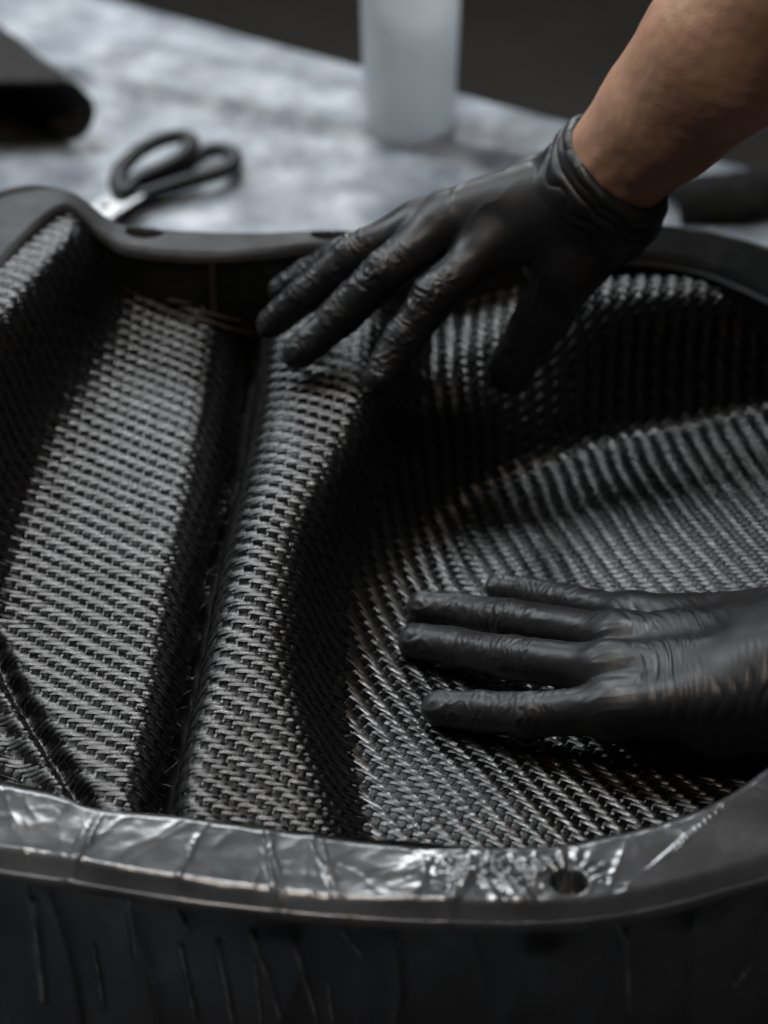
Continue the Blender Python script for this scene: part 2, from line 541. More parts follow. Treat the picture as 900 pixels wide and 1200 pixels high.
white = np.zeros_like(fold)  # mask of light-catching creases, painted into the film's colour
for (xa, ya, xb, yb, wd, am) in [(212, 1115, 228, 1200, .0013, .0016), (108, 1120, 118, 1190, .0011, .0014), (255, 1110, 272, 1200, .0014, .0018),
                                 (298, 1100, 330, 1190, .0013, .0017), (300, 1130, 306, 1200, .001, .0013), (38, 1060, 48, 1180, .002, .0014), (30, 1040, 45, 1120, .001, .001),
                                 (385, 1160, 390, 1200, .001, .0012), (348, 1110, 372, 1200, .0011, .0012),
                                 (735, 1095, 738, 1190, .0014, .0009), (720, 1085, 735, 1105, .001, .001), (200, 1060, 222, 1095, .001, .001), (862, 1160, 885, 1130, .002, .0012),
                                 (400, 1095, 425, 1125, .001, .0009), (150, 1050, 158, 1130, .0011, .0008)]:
    # lines drawn on the near vertical face: use the face's own height along the ring
    fy = lambda yy, xx: (xx, yy)

    def onface(px_, py_):
        d = ray(px_, py_)
        yw = np.interp((px_ - 450) / FPX * 1.2, RO[(RO[:, 1] < -.15)][:, 0][np.argsort(RO[(RO[:, 1] < -.15)][:, 0])], RO[(RO[:, 1] < -.15)][:, 1][np.argsort(RO[(RO[:, 1] < -.15)][:, 0])])
        t = (yw - CAM[1]) / d[1]
        w = CAM + t * d
        return w[0], w[2]
    ax, az = onface(xa, ya)
    bx, bz = onface(xb, yb)
    x0, z0 = sk[..., 0], sk[..., 2]
    L2 = (bx - ax) ** 2 + (bz - az) ** 2
    tt = ((x0 - ax) * (bx - ax) + (z0 - az) * (bz - az)) / L2
    tc_ = np.clip(tt, 0, 1)
    wob = 0.0004 * noise(np.stack([tt * 3, x0 * 0 + xa, x0 * 0], -1))
    dd = np.hypot(x0 + wob - ax - tc_ * (bx - ax), z0 - az - tc_ * (bz - az))
    fold = fold + am * np.exp(-(dd / wd) ** 2) * (sk[..., 1] < -.1)
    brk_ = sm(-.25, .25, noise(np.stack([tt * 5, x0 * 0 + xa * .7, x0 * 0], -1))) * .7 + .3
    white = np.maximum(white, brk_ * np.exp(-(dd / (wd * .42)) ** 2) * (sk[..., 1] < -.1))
sk[..., :2] += outo[:, None] * fold[..., None]
me = mesh_np("outer_skirt", sk.reshape(-1, 3), grid_quads(NR, ns, closed_n=True))
at_ = me.attributes.new("crease_glint", 'FLOAT', 'POINT')
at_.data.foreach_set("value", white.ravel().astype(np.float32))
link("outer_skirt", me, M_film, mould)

# ------------------------------------------------------------------ woven carbon cloth
PA, PB = 0.0050, 0.0024                       # spacing along the bright tows / of the bright tows
PHI = math.atan2(PB, PA)
na = 330
ia = np.arange(na) - na // 2
def relax(NX, NY, iters, PA, PB):
    dg = math.hypot(PA, PB)
    for _ in range(iters):
        NZ = zs(NX, NY)
        fx = np.zeros_like(NX)
        fy = np.zeros_like(NX)
        for (di, dj, rest, kk) in ((1, 0, PA, 1.0), (0, 1, PB, 1.0), (1, 1, dg, .15), (1, -1, dg, .15)):
            s0 = slice(0, na - di), (slice(0, na - dj) if dj >= 0 else slice(1, na))
            s1 = slice(di, na), (slice(dj, na) if dj >= 0 else slice(0, na - 1))
            ex, ey, ez = NX[s1] - NX[s0], NY[s1] - NY[s0], NZ[s1] - NZ[s0]
            L = np.sqrt(ex * ex + ey * ey + ez * ez) + 1e-9
            c = kk * 0.5 * (L - rest) / L
            fx[s0] += c * ex
            fy[s0] += c * ey
            fx[s1] -= c * ex
            fy[s1] -= c * ey
        fx[0] = fx[-1] = fy[0] = fy[-1] = 0
        fx[:, 0] = fx[:, -1] = fy[:, 0] = fy[:, -1] = 0
        NX = NX + 0.32 * fx
        NY = NY + 0.32 * fy
    return NX, NY


def net(px_, py_, wale, R, iters, PA=PA, PB=PB, hand=1):
    """crossing points of a cloth whose twill lines run at `wale` degrees at this point and turn slowly to the right"""
    a0 = math.radians(90 + wale)
    PHI = math.atan2(PB, PA)
    A_, B_ = np.meshgrid(ia * PA, ia * PB, indexing='ij')
    qx, qy = px_ - R * math.cos(a0), py_ - R * math.sin(a0)
    tv = A_ * math.cos(PHI) + B_ * math.sin(PHI)
    wv = (A_ * math.sin(PHI) - B_ * math.cos(PHI)) * hand
    ph = a0 - tv / R
    rad = R + wv
    NX, NY = relax(qx + rad * np.cos(ph), qy + rad * np.sin(ph), iters, PA, PB)
    jn = np.stack([NX * 22, NY * 22, 0 * NX], -1)
    NX = NX + 0.0012 * noise(jn) + 0.00020 * rng.normal(size=NX.shape)
    NY = NY + 0.0012 * noise(jn + 31) + 0.00020 * rng.normal(size=NX.shape)
    return NX, NY


# the seam between the two pieces of cloth lies in the groove
gl = pchip_dense(ctrl[:, 5], 400)
o_ = np.argsort(gl[:, 1])
groove_x = np.interp(gy, gl[o_, 1], gl[o_, 0])
LEFTM = CAV * (MX < groove_x[None, :] - .0030)
RIGHTM = CAV * (MX > groove_x[None, :] + .0045)
vl = pchip_dense(ctrl[:, 9], 400)
o_ = np.argsort(vl[:, 1])
valley_x = np.interp(gy, vl[o_, 1], vl[o_, 0])
RIDGEM = RIGHTM * (MX < valley_x[None, :])
BASINM = RIGHTM * (MX > valley_x[None, :] - .0005)

KS = 3                                        # samples per crossing
QW = np.array([-1.0, -.62, 0.0, .62, 1.0])
QHS = {1: np.array([-.45, -.02, .08, -.02, -.45]), -1: np.array([-1.0, -.15, .10, -.15, -1.0])}
H_TOW = 0.00046


def tows(NX, NY, sign, name, mat, parent, mask):
    """tows running along the first index of the net, one strip for each second index"""
    n, m = NX.shape
    t = np.arange((n - 1) * KS) / KS
    k = np.floor(t).astype(int)
    f = (t - k)[:, None]

    def cr4(Aa):
        p0, p1, p2, p3 = Aa[np.clip(k - 1, 0, n - 1)], Aa[k], Aa[np.clip(k + 1, 0, n - 1)], Aa[np.clip(k + 2, 0, n - 1)]
        return 0.5 * ((2 * p1) + (-p0 + p2) * f + (2 * p0 - 5 * p1 + 4 * p2 - p3) * f ** 2 + (-p0 + 3 * p1 - 3 * p2 + p3) * f ** 3)
    cx, cy = cr4(NX), cr4(NY)
    # sideways vector to the neighbour tow
    sx = np.empty_like(cx)
    sy = np.empty_like(cy)
    sx[:, 1:-1] = (cx[:, 2:] - cx[:, :-2]) / 2
    sy[:, 1:-1] = (cy[:, 2:] - cy[:, :-2]) / 2
    sx[:, 0], sx[:, -1], sy[:, 0], sy[:, -1] = sx[:, 1], sx[:, -2], sy[:, 1], sy[:, -2]
    jdx = np.arange(m)[None, :]
    if sign > 0:
        phase = t[:, None] - jdx
    else:
        phase = jdx - t[:, None]
    wave = np.cos(math.pi / 2 * phase - math.pi / 4)
    wave = np.tanh(2.2 * wave) / math.tanh(2.2) * sign
    wid = (0.515 if sign > 0 else 0.42) * (1 + 0.06 * rng.normal(size=(1, m))) * (1 + 0.07 * noise(np.stack([t[:, None] * .35 + 0 * jdx, 13.7 * jdx + 0 * t[:, None], 0 * cx], -1)))
    hs = H_TOW * (1 + 0.15 * noise(np.stack([t[:, None] * .8 + 0 * jdx, 5.1 * jdx + 0 * t[:, None], 0 * cx + 8], -1)))
    V = np.empty(cx.shape + (5, 3))
    for qi in range(5):
        x = cx + sx * wid * QW[qi]
        y = cy + sy * wid * QW[qi]
        z = zs(x, y)
        gx_, gy_ = samp(DX, x, y), samp(DY, x, y)
        L = np.sqrt(1 + gx_ ** 2 + gy_ ** 2)
        h = (wave * (1.0 if abs(QW[qi]) < .9 else 0.8) * (1.25 if sign > 0 else .30) + (.15 if sign > 0 else -.10)) * hs + H_TOW * QHS[sign][qi] * 0.9
        V[..., qi, 0] = x - gx_ / L * h
        V[..., qi, 1] = y - gy_ / L * h
        V[..., qi, 2] = z + h / L
    mid_x, mid_y = cx, cy
    keep_v = samp(mask, mid_x, mid_y) > 0.5
    keep = keep_v[:-1] & keep_v[1:]
    I, J = np.nonzero(keep)
    nt_ = cx.shape[0]
    idx = lambda i, j, qq: (i * m + j) * 5 + qq
    quads = np.stack([np.stack([idx(I, J, a), idx(I + 1, J, a), idx(I + 1, J, a + 1), idx(I, J, a + 1)], -1) for a in range(4)], 1).reshape(-1, 4)
    if sign > 0:
        quads = quads[:, ::-1]
    used, inv = np.unique(quads, return_inverse=True)
    Vf = V.reshape(-1, 3)[used]
    me = mesh_np(name, Vf, inv.reshape(-1, 4))
    uvv = np.empty((used.size, 2), np.float32)
    qq = used % 5
    jj_ = (used // 5) % m
    tt_ = used // (5 * m)
    pl_, pw_ = (PA, PB) if sign > 0 else (PB, PA)
    uvv[:, 0] = tt_ / KS * pl_ + jj_ * 0.37
    uvv[:, 1] = (jj_ + 0.47 * QW[qq]) * pw_
    ul = me.uv_layers.new(name="fibre")
    ul.data.foreach_set("uv", uvv[inv.reshape(-1)].ravel())
    o = link(name, me, mat, parent)
    o["kind"] = "stuff"
    return o


cloth_l = empty("carbon_cloth", (-.12, 0, -0.05), "black twill carbon cloth on the flat panel left of the dark groove", "carbon cloth", "cloth pieces in the mould")
NX, NY = net(-.12, .0, -36, 1.3, 60)
tows(NX, NY, 1, "warp_tows", M_warp, cloth_l, LEFTM)
tows(NX.T.copy(), NY.T.copy(), -1, "weft_tows", M_weft, cloth_l, LEFTM)
cloth = empty("carbon_cloth", (-.04, 0, -0.03), "black twill carbon cloth draped over the narrow ridge between groove and valley", "carbon cloth", "cloth pieces in the mould")
NX, NY = net(-.06, -.02, -36, 1.0, 60)
tows(NX, NY, 1, "warp_tows", M_warp, cloth, RIDGEM)
tows(NX.T.copy(), NY.T.copy(), -1, "weft_tows", M_weft, cloth, RIDGEM)
cloth_b = empty("carbon_cloth", (.12, 0, -0.07), "black twill carbon cloth lining the wide basin on the right under both hands", "carbon cloth", "cloth pieces in the mould")
NX, NY = net(.12, .08, -76, -.7, 60, .0046, .0026, 1)
tows(NX, NY, 1, "warp_tows", M_warp, cloth_b, BASINM)
tows(NX.T.copy(), NY.T.copy(), -1, "weft_tows", M_weft, cloth_b, BASINM)

# resin-dark backing sheet under the weave
st = 2
bxs, bys = np.arange(0, gnx, st), np.arange(0, gny, st)
BX, BY = np.meshgrid(gx[bxs], gy[bys], indexing='ij')
BZ = HZ[np.ix_(bxs, bys)] - 0.0019 - .014 * np.exp(-((BX - groove_x[bys][None, :] - .001) / .0045) ** 2)
keep = CAV[np.ix_(bxs, bys)] > .5
qd = grid_quads(len(bxs), len(bys))
kq = keep.ravel()[qd].all(1)
used, inv = np.unique(qd[kq], return_inverse=True)
link("mould_floor", mesh_np("mould_floor", np.stack([BX, BY, BZ], -1).reshape(-1, 3)[used], inv.reshape(-1, 4)), M_resin, mould)

# ------------------------------------------------------------------ hands: one distance field per glove, meshed in one piece


class Field:
    def __init__(self, lo, hi, h):
        self.lo, self.h = np.array(lo), h
        self.n = (np.ceil((np.array(hi) - self.lo) / h)).astype(int) + 1
        self.ax = [self.lo[k] + h * np.arange(self.n[k]) for k in range(3)]

    def blank(self):
        return np.full(self.n, 0.03, np.float32)

    def cone(self, F, a, b, ra, rb, k=0.0, flat=None):
        """tapered capsule joined into F with blend radius k"""
        a, b = np.array(a, float), np.array(b, float)
        m = 0.028
        R = max(ra, rb) + m
        lo = np.minimum(a, b) - R
        hi = np.maximum(a, b) + R
        s = []
        for q in range(3):
            i0 = max(0, int((lo[q] - self.lo[q]) / self.h))
            i1 = min(self.n[q], int((hi[q] - self.lo[q]) / self.h) + 2)
            if i1 <= i0:
                return F
            s.append(slice(i0, i1))
        X = self.ax[0][s[0]][:, None, None]
        Y = self.ax[1][s[1]][None, :, None]
        Z = self.ax[2][s[2]][None, None, :]
        ab = b - a
        L2 = ab @ ab
        t = np.clip(((X - a[0]) * ab[0] + (Y - a[1]) * ab[1] + (Z - a[2]) * ab[2]) / L2, 0, 1)
        dx, dy, dz_ = X - a[0] - t * ab[0], Y - a[1] - t * ab[1], Z - a[2] - t * ab[2]
        if flat is not None:                      # flatten along a direction (unit vector, factor > 1)
            nv, fa = flat
            dn = dx * nv[0] + dy * nv[1] + dz_ * nv[2]
            d2 = dx * dx + dy * dy + dz_ * dz_ + (fa * fa - 1) * dn * dn
        else:
            d2 = dx * dx + dy * dy + dz_ * dz_
        d = (np.sqrt(d2) - (ra + (rb - ra) * t)).astype(np.float32)
        old = F[tuple(s)]
        if k > 0:
            hh = np.clip(0.5 + 0.5 * (old - d) / k, 0, 1)
            F[tuple(s)] = old * (1 - hh) + d * hh - k * hh * (1 - hh)
        else:
            F[tuple(s)] = np.minimum(old, d)
        return F

    def plane_cut(self, F, p, n):
        """keep the side the normal points away from"""
        X = self.ax[0][:, None, None]
        Y = self.ax[1][None, :, None]
        Z = self.ax[2][None, None, :]
        d = ((X - p[0]) * n[0] + (Y - p[1]) * n[1] + (Z - p[2]) * n[2]).astype(np.float32)
        return np.maximum(F, d)


def smin(a, b, k):
    h = np.clip(0.5 + 0.5 * (b - a) / k, 0, 1)
    return b * (1 - h) + a * h - k * h * (1 - h)


def surface_nets(F, lo, h):
    ins = F < 0
    c = np.zeros(np.array(F.shape) - 1, np.int8)
    for dx in (0, 1):
        for dy in (0, 1):
            for dz_ in (0, 1):
                c += ins[dx:F.shape[0] - 1 + dx, dy:F.shape[1] - 1 + dy, dz_:F.shape[2] - 1 + dz_]
    act = (c > 0) & (c < 8)
    I, J, K = np.nonzero(act)
    vid = np.full(act.shape, -1, np.int64)
    vid[I, J, K] = np.arange(len(I))
    pos = np.zeros((len(I), 3))
    cnt_ = np.zeros(len(I))
    cor = [(a, b, cc) for a in (0, 1) for b in (0, 1) for cc in (0, 1)]
    for a in cor:
        for ax in range(3):
            if a[ax]:
                continue
            b = list(a)
            b[ax] = 1
            fa = F[I + a[0], J + a[1], K + a[2]]
            fb = F[I + b[0], J + b[1], K + b[2]]
            cross = (fa < 0) != (fb < 0)
            t = np.where(cross, fa / np.where(cross, fa - fb, 1), 0)
            p = np.tile(np.array(a, float), (len(I), 1))
            p[:, ax] = t
            pos[cross] += p[cross]
            cnt_[cross] += 1
    pos = (pos / cnt_[:, None] + np.stack([I, J, K], -1)) * h + lo
    quads = []
    for ax in range(3):
        u, v = (ax + 1) % 3, (ax + 2) % 3
        sl0, sl1 = [slice(None)] * 3, [slice(None)] * 3
        sl0[ax] = slice(0, -1)
        sl1[ax] = slice(1, None)
        A, B = ins[tuple(sl0)], ins[tuple(sl1)]
        E = np.argwhere(A != B)
        E = E[(E[:, u] > 0) & (E[:, v] > 0) & (E[:, u] < F.shape[u] - 1) & (E[:, v] < F.shape[v] - 1)]
        flip = A[E[:, 0], E[:, 1], E[:, 2]]
        du, dv = np.eye(3, dtype=int)[u], np.eye(3, dtype=int)[v]
        g = lambda d: vid[tuple((E - d).T)]
        qd_ = np.stack([g(du + dv), g(dv), g(0 * du), g(du)], -1)
        qd_[~flip] = qd_[~flip][:, ::-1]
        quads.append(qd_)
    qd_ = np.concatenate(quads)
    return pos, qd_[(qd_ >= 0).all(1)]


def vnormals(V, Q):
    a, b, c, d = (V[Q[:, k]] for k in range(4))
    fn = np.cross(c - a, d - b)
    n = np.zeros_like(V)
    for k in range(4):
        np.add.at(n, Q[:, k], fn)
    return n / (np.linalg.norm(n, axis=1)[:, None] + 1e-12)


def laplace(V, Q, iters):
    for _ in range(iters):
        s = np.zeros_like(V)
        w = np.zeros(len(V))
        for k in range(4):
            for m_ in (1, 3):
                np.add.at(s, Q[:, k], V[Q[:, (k + m_) % 4]])
                np.add.at(w, Q[:, k], 1)
        V = 0.4 * V + 0.6 * s / w[:, None]
    return V


def chain_coord(V, pts):
    """distance along a joint chain and distance from it"""
    best = np.full(len(V), 1e9)
    sc = np.zeros(len(V))
    acc_ = 0
    for a, b in zip(pts[:-1], pts[1:]):
        ab = b - a
        L = np.linalg.norm(ab)
        t = ((V - a) @ ab) / L ** 2
        tc_ = np.clip(t, 0, 1)
        d = np.linalg.norm(V - a - tc_[:, None] * ab, axis=1)
        up = d < best
        best = np.where(up, d, best)
        sc = np.where(up, acc_ + tc_ * L, sc)
        acc_ += L
    return sc, best


def crease_wave(x):
    """soft folds with sharp valleys between them"""
    return np.abs(np.sin(x)) ** 0.7


def glove_mesh(fingers, radii, palm, thenar, wrist, cutp, cutn, h, seed, dorsal, folds, nail=None, slack=1.0):
    """fingers: list of joint lists (knuckle .. tip); palm: list of (carpal, knuckle, r0, r1); wrist: list of (a, b, ra, rb)"""
    allp = np.concatenate([np.array(f) for f in fingers] + [np.array([p[0], p[1]]) for p in palm] + [np.array([w[0], w[1]]) for w in wrist])
    lo, hi = allp.min(0) - .045, allp.max(0) + .045
    G = Field(lo, hi, h)
    pal = G.blank()
    for (a, b, ra, rb) in palm:
        pal = G.cone(pal, a, b, ra, rb, .012)
    for (a, b, ra, rb) in thenar:
        pal = G.cone(pal, a, b, ra, rb, .016)
    for (a, b, ra, rb) in wrist:
        pal = G.cone(pal, a, b, ra, rb, .016)
    fin = G.blank()
    for f, r in zip(fingers, radii):
        one = G.blank()
        for k in range(len(f) - 1):
            one = G.cone(one, f[k], f[k + 1], r[k], r[k + 1], .0025 if k else 0)
            # pads of flesh on the underside between the joints
        fin = smin(fin, one, .0012)
    F = smin(pal, fin, .0095)
    if cutp is not None:
        F = G.plane_cut(F, cutp, cutn)
    F[0], F[-1], F[:, 0], F[:, -1], F[:, :, 0], F[:, :, -1] = .01, .01, .01, .01, .01, .01
    V, Q = surface_nets(F, G.lo, h)
    V = laplace(V, Q, 4)
    n = vnormals(V, Q)
    disp = np.zeros(len(V))
    up = np.clip(n @ dorsal * 1.3 + 0.25, 0, 1)
    near = np.full(len(V), 1e9)
    for fi, f in enumerate(fingers):
        pts = [np.array(p) for p in f]
        s, d = chain_coord(V, pts)
        on = (d < radii[fi][0] * 1.5) & (d < near)
        near = np.minimum(near, d)
        ls = np.cumsum([0] + [np.linalg.norm(b - a) for a, b in zip(pts[:-1], pts[1:])])
        nz = noise(V * 95 + seed + fi * 9)
        nz2 = noise(V * 260 + seed * 2 + fi)
        e = np.zeros(len(V))
        for jk, (amp, width, wl) in enumerate(((.00062, .0110, .0040), (.0005, .0070, .0034)) if len(f) == 4 else ((.0007, .010, .0046),)):
            s0 = ls[1 + jk]
            env = np.exp(-((s - s0) / width) ** 2)
            e += amp * env * (crease_wave(np.pi * (s - s0) / wl + 3.4 * nz + .5 * nz2) - .6) * up * (.45 + .9 * sm(-.3, .4, noise(V * 120 + seed + fi)))
        # shallow slanting folds along the phalanges
        fld = ridged(np.stack([s * 120 + 2 * nz, V[:, 0] * 70 + V[:, 2] * 60, V[:, 1] * 50 + fi * 7], -1))
        e += .0007 * slack * fld ** 2 * (0.4 + 0.6 * up) * sm(ls[1] * .35, ls[1] * .8, s)
        e += .0001 * noise(V * 140 + fi * 3)
        # tip: slack film, and the rim of the nail
        e += .0001 * ridged(V * 210 + fi) * sm(ls[-1] * .85, ls[-1], s)
        disp = np.where(on, e, disp)
        if nail is not None:
            tip, prev = pts[-1], pts[-2]
            ax = (tip - prev) / np.linalg.norm(tip - prev)
            side = np.cross(ax, nail[fi])
            side /= np.linalg.norm(side)
            nup = np.cross(side, ax)
            c = tip + ax * radii[fi][-1] * .05
            q1 = (V - c) @ ax / (radii[fi][-1] * .95)
            q2 = (V - c) @ side / (radii[fi][-1] * .70)
            rr2 = np.hypot(q1, q2)
            facing = ((V - c) @ nup > 0) & on
            disp = disp + np.where(facing, .00022 * np.exp(-((rr2 - 1) / .16) ** 2) - .0003 * sm(1.0, .8, rr2), 0)
    disp += folds(V, n, near, seed)
    disp += .0007 * noise(V * 42 + seed)
    V = V + n * disp[:, None]
    return V, Q


def show(fs, nm):
    for i, f in enumerate(fs):
        print(nm, i, [round(float(np.linalg.norm(np.array(b) - np.array(a))) * 100, 1) for a, b in zip(f[:-1], f[1:])])


M_skin = noisy("tanned_skin", (0.43, 0.24, 0.155), (0.57, 0.345, 0.235), 26, 0.42, 0.56, bump=0.35, bscale=520, dist=0.0005, spec=0.4)
_b = M_skin.node_tree.nodes["Principled BSDF"]
_b.inputs['Subsurface Weight'].default_value = 0.12
_b.inputs['Subsurface Radius'].default_value = (0.006, 0.002, 0.001)
_b.inputs['Subsurface Scale'].default_value = 1.0


def forearm_mesh(segs, h, seed, cords=()):
    allp = np.concatenate([np.array([s[0], s[1]]) for s in segs])
    lo, hi = allp.min(0) - .07, allp.max(0) + .07
    G = Field(lo, hi, h)
    F = G.blank()
    for s in segs:
        F = G.cone(F, s[0], s[1], s[2], s[3], .018)
    for (a, b, r) in cords:
        F = G.cone(F, a, b, r, r, .0045)
    F[0], F[-1], F[:, 0], F[:, -1], F[:, :, 0], F[:, :, -1] = .01, .01, .01, .01, .01, .01
    V, Q = surface_nets(F, G.lo, h)
    V = laplace(V, Q, 6)
    n = vnormals(V, Q)
    V = V + n * (.0005 * noise(V * 38 + seed) + .0003 * noise(V * 160))[:, None]
    return V, Q


PEOPLE = "gloved people laying cloth in the mould"
# ---- far hand: reaching over the ridge from the upper right
f_index = [P(577, 287, .056), P(509, 347, .038), P(473, 397, .018), P(444, 443, .001)]
f_middle = [P(527, 262, .060), P(451, 320, .042), P(400, 369, .020), P(350, 414, .001)]
f_ring = [P(490, 266, .054), P(412, 300, .038), P(360, 345, .016), P(318, 379, -.003)]
f_pinky = [P(468, 280, .040), P(398, 301, .026), P(360, 324, .010), P(330, 340, .000)]
f_thumb = [P(668, 312, .046), P(638, 368, .014), P(597, 436, -.026)]
far_f = [f_index, f_middle, f_ring, f_pinky, f_thumb]
far_r = [[.0130, .0118, .0108, .0090], [.0132, .0119, .0108, .0090], [.0122, .0110, .0101, .0085], [.0108, .0097, .0089, .0076], [.0160, .0150, .0126]]
show(far_f, "far")
cI, cM, cR, cP = P(722, 242, .078), P(703, 222, .088), P(684, 206, .088), P(672, 200, .074)
far_palm = [(cI, f_index[0], .0185, .0130), (cM, f_middle[0], .0195, .0135), (cR, f_ring[0], .0180, .0125), (cP, f_pinky[0], .0170, .0115)]
w_far = P(716, 200, .098)
e_far = P(848, 62, .175)
e_far2 = w_far + (e_far - w_far) * 2.9
adir = (e_far - w_far) / np.linalg.norm(e_far - w_far)
cut_far = P(717, 198, .100)
side_far = np.cross(adir, np.array([0.25, -.55, .8]))
side_far /= np.linalg.norm(side_far)
far_thenar = [(P(722, 262, .062), f_thumb[0], .020, .0165), (P(716, 258, .058), P(600, 300, .040), .016, .010), (P(690, 230, .060), P(560, 290, .034), .018, .011)]
far_wrist = [(P(700, 222, .082), w_far + adir * .02, .0232, .0250), (P(712, 236, .082) , w_far + adir * .02 + side_far * .009, .0185, .0200),
             (P(690, 206, .082), w_far + adir * .02 - side_far * .009, .0185, .0200)]
dors_far = np.array([-.15, -.25, .95])


def folds_far(V, n, near, seed):
    s = (V - w_far) @ adir
    nz = noise(V * 60 + 3)
    e = .0020 * np.exp(-((s + .008) / .012) ** 2) * (crease_wave(np.pi * s / .0085 + 2.6 * nz) - .15) + .0016 * sm(-.026, -.012, s)
    e += .0012 * np.exp(-((s - .001) / .003) ** 2)
    e += .0005 * ridged(V * 42 + 5) ** 2 * sm(-.02, -.05, s) * sm(.012, .02, near)
    # folds in the web of the thumb
    t0 = P(650, 345, .03)
    d = np.linalg.norm(V - t0, axis=1)
    u = (V - t0) @ np.array([.92, -.3, -.25])
    e += .0011 * np.exp(-(d / .022) ** 2) * (crease_wave(np.pi * u / .0052 + nz) - .5)
    return e


naildir = [np.array([-.3, -.3, .9])] * 4 + [np.array([-.45, -.75, .5])]
V, Q = glove_mesh(far_f, far_r, far_palm, far_thenar, far_wrist, cut_far, adir, .00095, 5.0, dors_far, folds_far, nail=naildir)
per_far = empty("person", tuple(w_far), "bare tanned forearm in black glove, thumb spread, reaching in over the back rim", "person", PEOPLE)
segs = [(w_far - adir * .03, w_far + adir * .05, .0190, .0285), (w_far - adir * .03 + side_far * .009, w_far + adir * .05 + side_far * .010, .0130, .022),
        (w_far - adir * .03 - side_far * .009, w_far + adir * .05 - side_far * .010, .0130, .022), (w_far + adir * .05, e_far, .0290, .0405), (e_far, e_far2, .0405, .054)]
top_ = np.cross(side_far, adir)
top_ *= np.sign(top_ @ np.array([0, -.6, .8]))
cords = [(w_far - adir * .01 + top_ * .0200 + side_far * .004, w_far + adir * .10 + top_ * .0325 + side_far * .010, .0030),
         (w_far - adir * .01 + top_ * .0198 - side_far * .006, w_far + adir * .08 + top_ * .0325 - side_far * .002, .0026),
         (w_far + adir * .02 + top_ * .0235 + side_far * .014, w_far + adir * .13 + top_ * .0345 + side_far * .020, .0024)]
Va, Qa = forearm_mesh(segs, .0018, 3, cords)
link("body", mesh_np("body", Va, Qa), M_skin, per_far)
link("glove", mesh_np("glove", V, Q), M_glove, per_far)

# ---- near hand: lying flat on the basin, from the right edge
g_pinky = [PS(742, 722, .022), PS(660, 705, .015), PS(615, 694, .0105), PS(584, 688, .0085)]
g_ring = [PS(724, 748, .030), PS(602, 727, .019), PS(540, 717, .0125), PS(496, 712, .0092)]
g_middle = [PS(716, 786, .033), PS(600, 771, .021), PS(534, 759, .0135), PS(486, 751, .0095)]
g_index = [PS(722, 832, .030), PS(622, 838, .019), PS(566, 834, .0125), PS(515, 830, .0092)]
g_thumb = [PS(845, 850, .022), PS(770, 846, .012), PS(715, 838, .010)]
near_f = [g_index, g_middle, g_ring, g_pinky, g_thumb]
near_r = [[.0120, .0109, .0101, .0088], [.0122, .0108, .0099, .0087], [.0114, .0104, .0095, .0083], [.0100, .0089, .0081, .0072], [.0130, .0110, .0090]]
show(near_f, "near")
kI, kM, kR, kP = PS(900, 815, .040), PS(905, 785, .044), PS(905, 755, .040), PS(895, 732, .032)
near_palm = [(kI, g_index[0], .0190, .0125), (kM, g_middle[0], .0190, .0130), (kR, g_ring[0], .0185, .0125), (kP, g_pinky[0], .0165, .0110)]
w_near = PS(960, 780, .046)
e_near = np.array([w_near[0] + .22, w_near[1] - .03, .13])
bdir = (e_near - w_near) / np.linalg.norm(e_near - w_near)
side_near = np.cross(bdir, np.array([0, -.3, 1.0]))
side_near /= np.linalg.norm(side_near)
near_thenar = [(PS(905, 830, .028), g_thumb[0], .019, .0145), (PS(880, 800, .020), PS(750, 800, .014), .016, .010), (PS(880, 760, .018), PS(760, 750, .012), .014, .009)]
near_wrist = [(PS(905, 785, .036), w_near + bdir * .08, .024, .027), (PS(905, 810, .034), w_near + bdir * .08 - side_near * -.012, .021, .023), (PS(905, 750, .034), w_near + bdir * .08 - side_near * .012, .021, .023)]
dors_near = np.array([0, -.2, .98])
cut_near = w_near + bdir * .06


def folds_near(V, n, near, seed):
    hx = V[:, 0] - g_middle[0][0]                    # from the knuckles towards the wrist
    nz = noise(V * 40 + 11)
    nz2 = noise(V * np.array([90, 40, 60]) + 2)
    up = np.clip(n[:, 2] * 1.2 + .2, 0, 1)
    patch = sm(-.30, .35, noise(V * np.array([45, 22, 30]) + 8) + .10)
    across = V[:, 0] + .18 * (V[:, 1] - g_middle[0][1]) + 3.0 * (V[:, 1] - g_middle[0][1]) ** 2
    e = .0009 * sm(-.004, .020, hx) * patch * (crease_wave(np.pi * across / .0068 + 2.3 * nz + .8 * nz2) - .75) * up
    e += .00035 * sm(.0, .03, hx) * (crease_wave(np.pi * across / .0031 + 2.6 * nz2 + nz) - .75) * up * sm(-.4, .3, noise(V * 35 + 19))
    # tight folds running back from the webs
    e += .00025 * np.exp(-((hx + .006) / .014) ** 2) * ridged(np.stack([V[:, 0] * 45, V[:, 1] * 230, V[:, 2] * 90], -1)) * up
    return e


V, Q = glove_mesh(near_f, near_r, near_palm, near_thenar, near_wrist, cut_near, bdir, .00095, 21.0, dors_near, folds_near, nail=[np.array([0, -.3, .95])] * 5, slack=.6)
per_near = empty("person", tuple(w_near), "wrinkled long black glove, lying flat, four straight fingers, nearest the front rim", "person", PEOPLE)
segs = [(w_near + bdir * .03, w_near + bdir * .10, .022, .026), (w_near + bdir * .10, e_near + bdir * .08, .028, .040)]
Va, Qa = forearm_mesh(segs, .0025, 9)
link("body", mesh_np("body", Va, Qa), M_skin, per_near)
link("glove", mesh_np("glove", V, Q), M_glove, per_near)


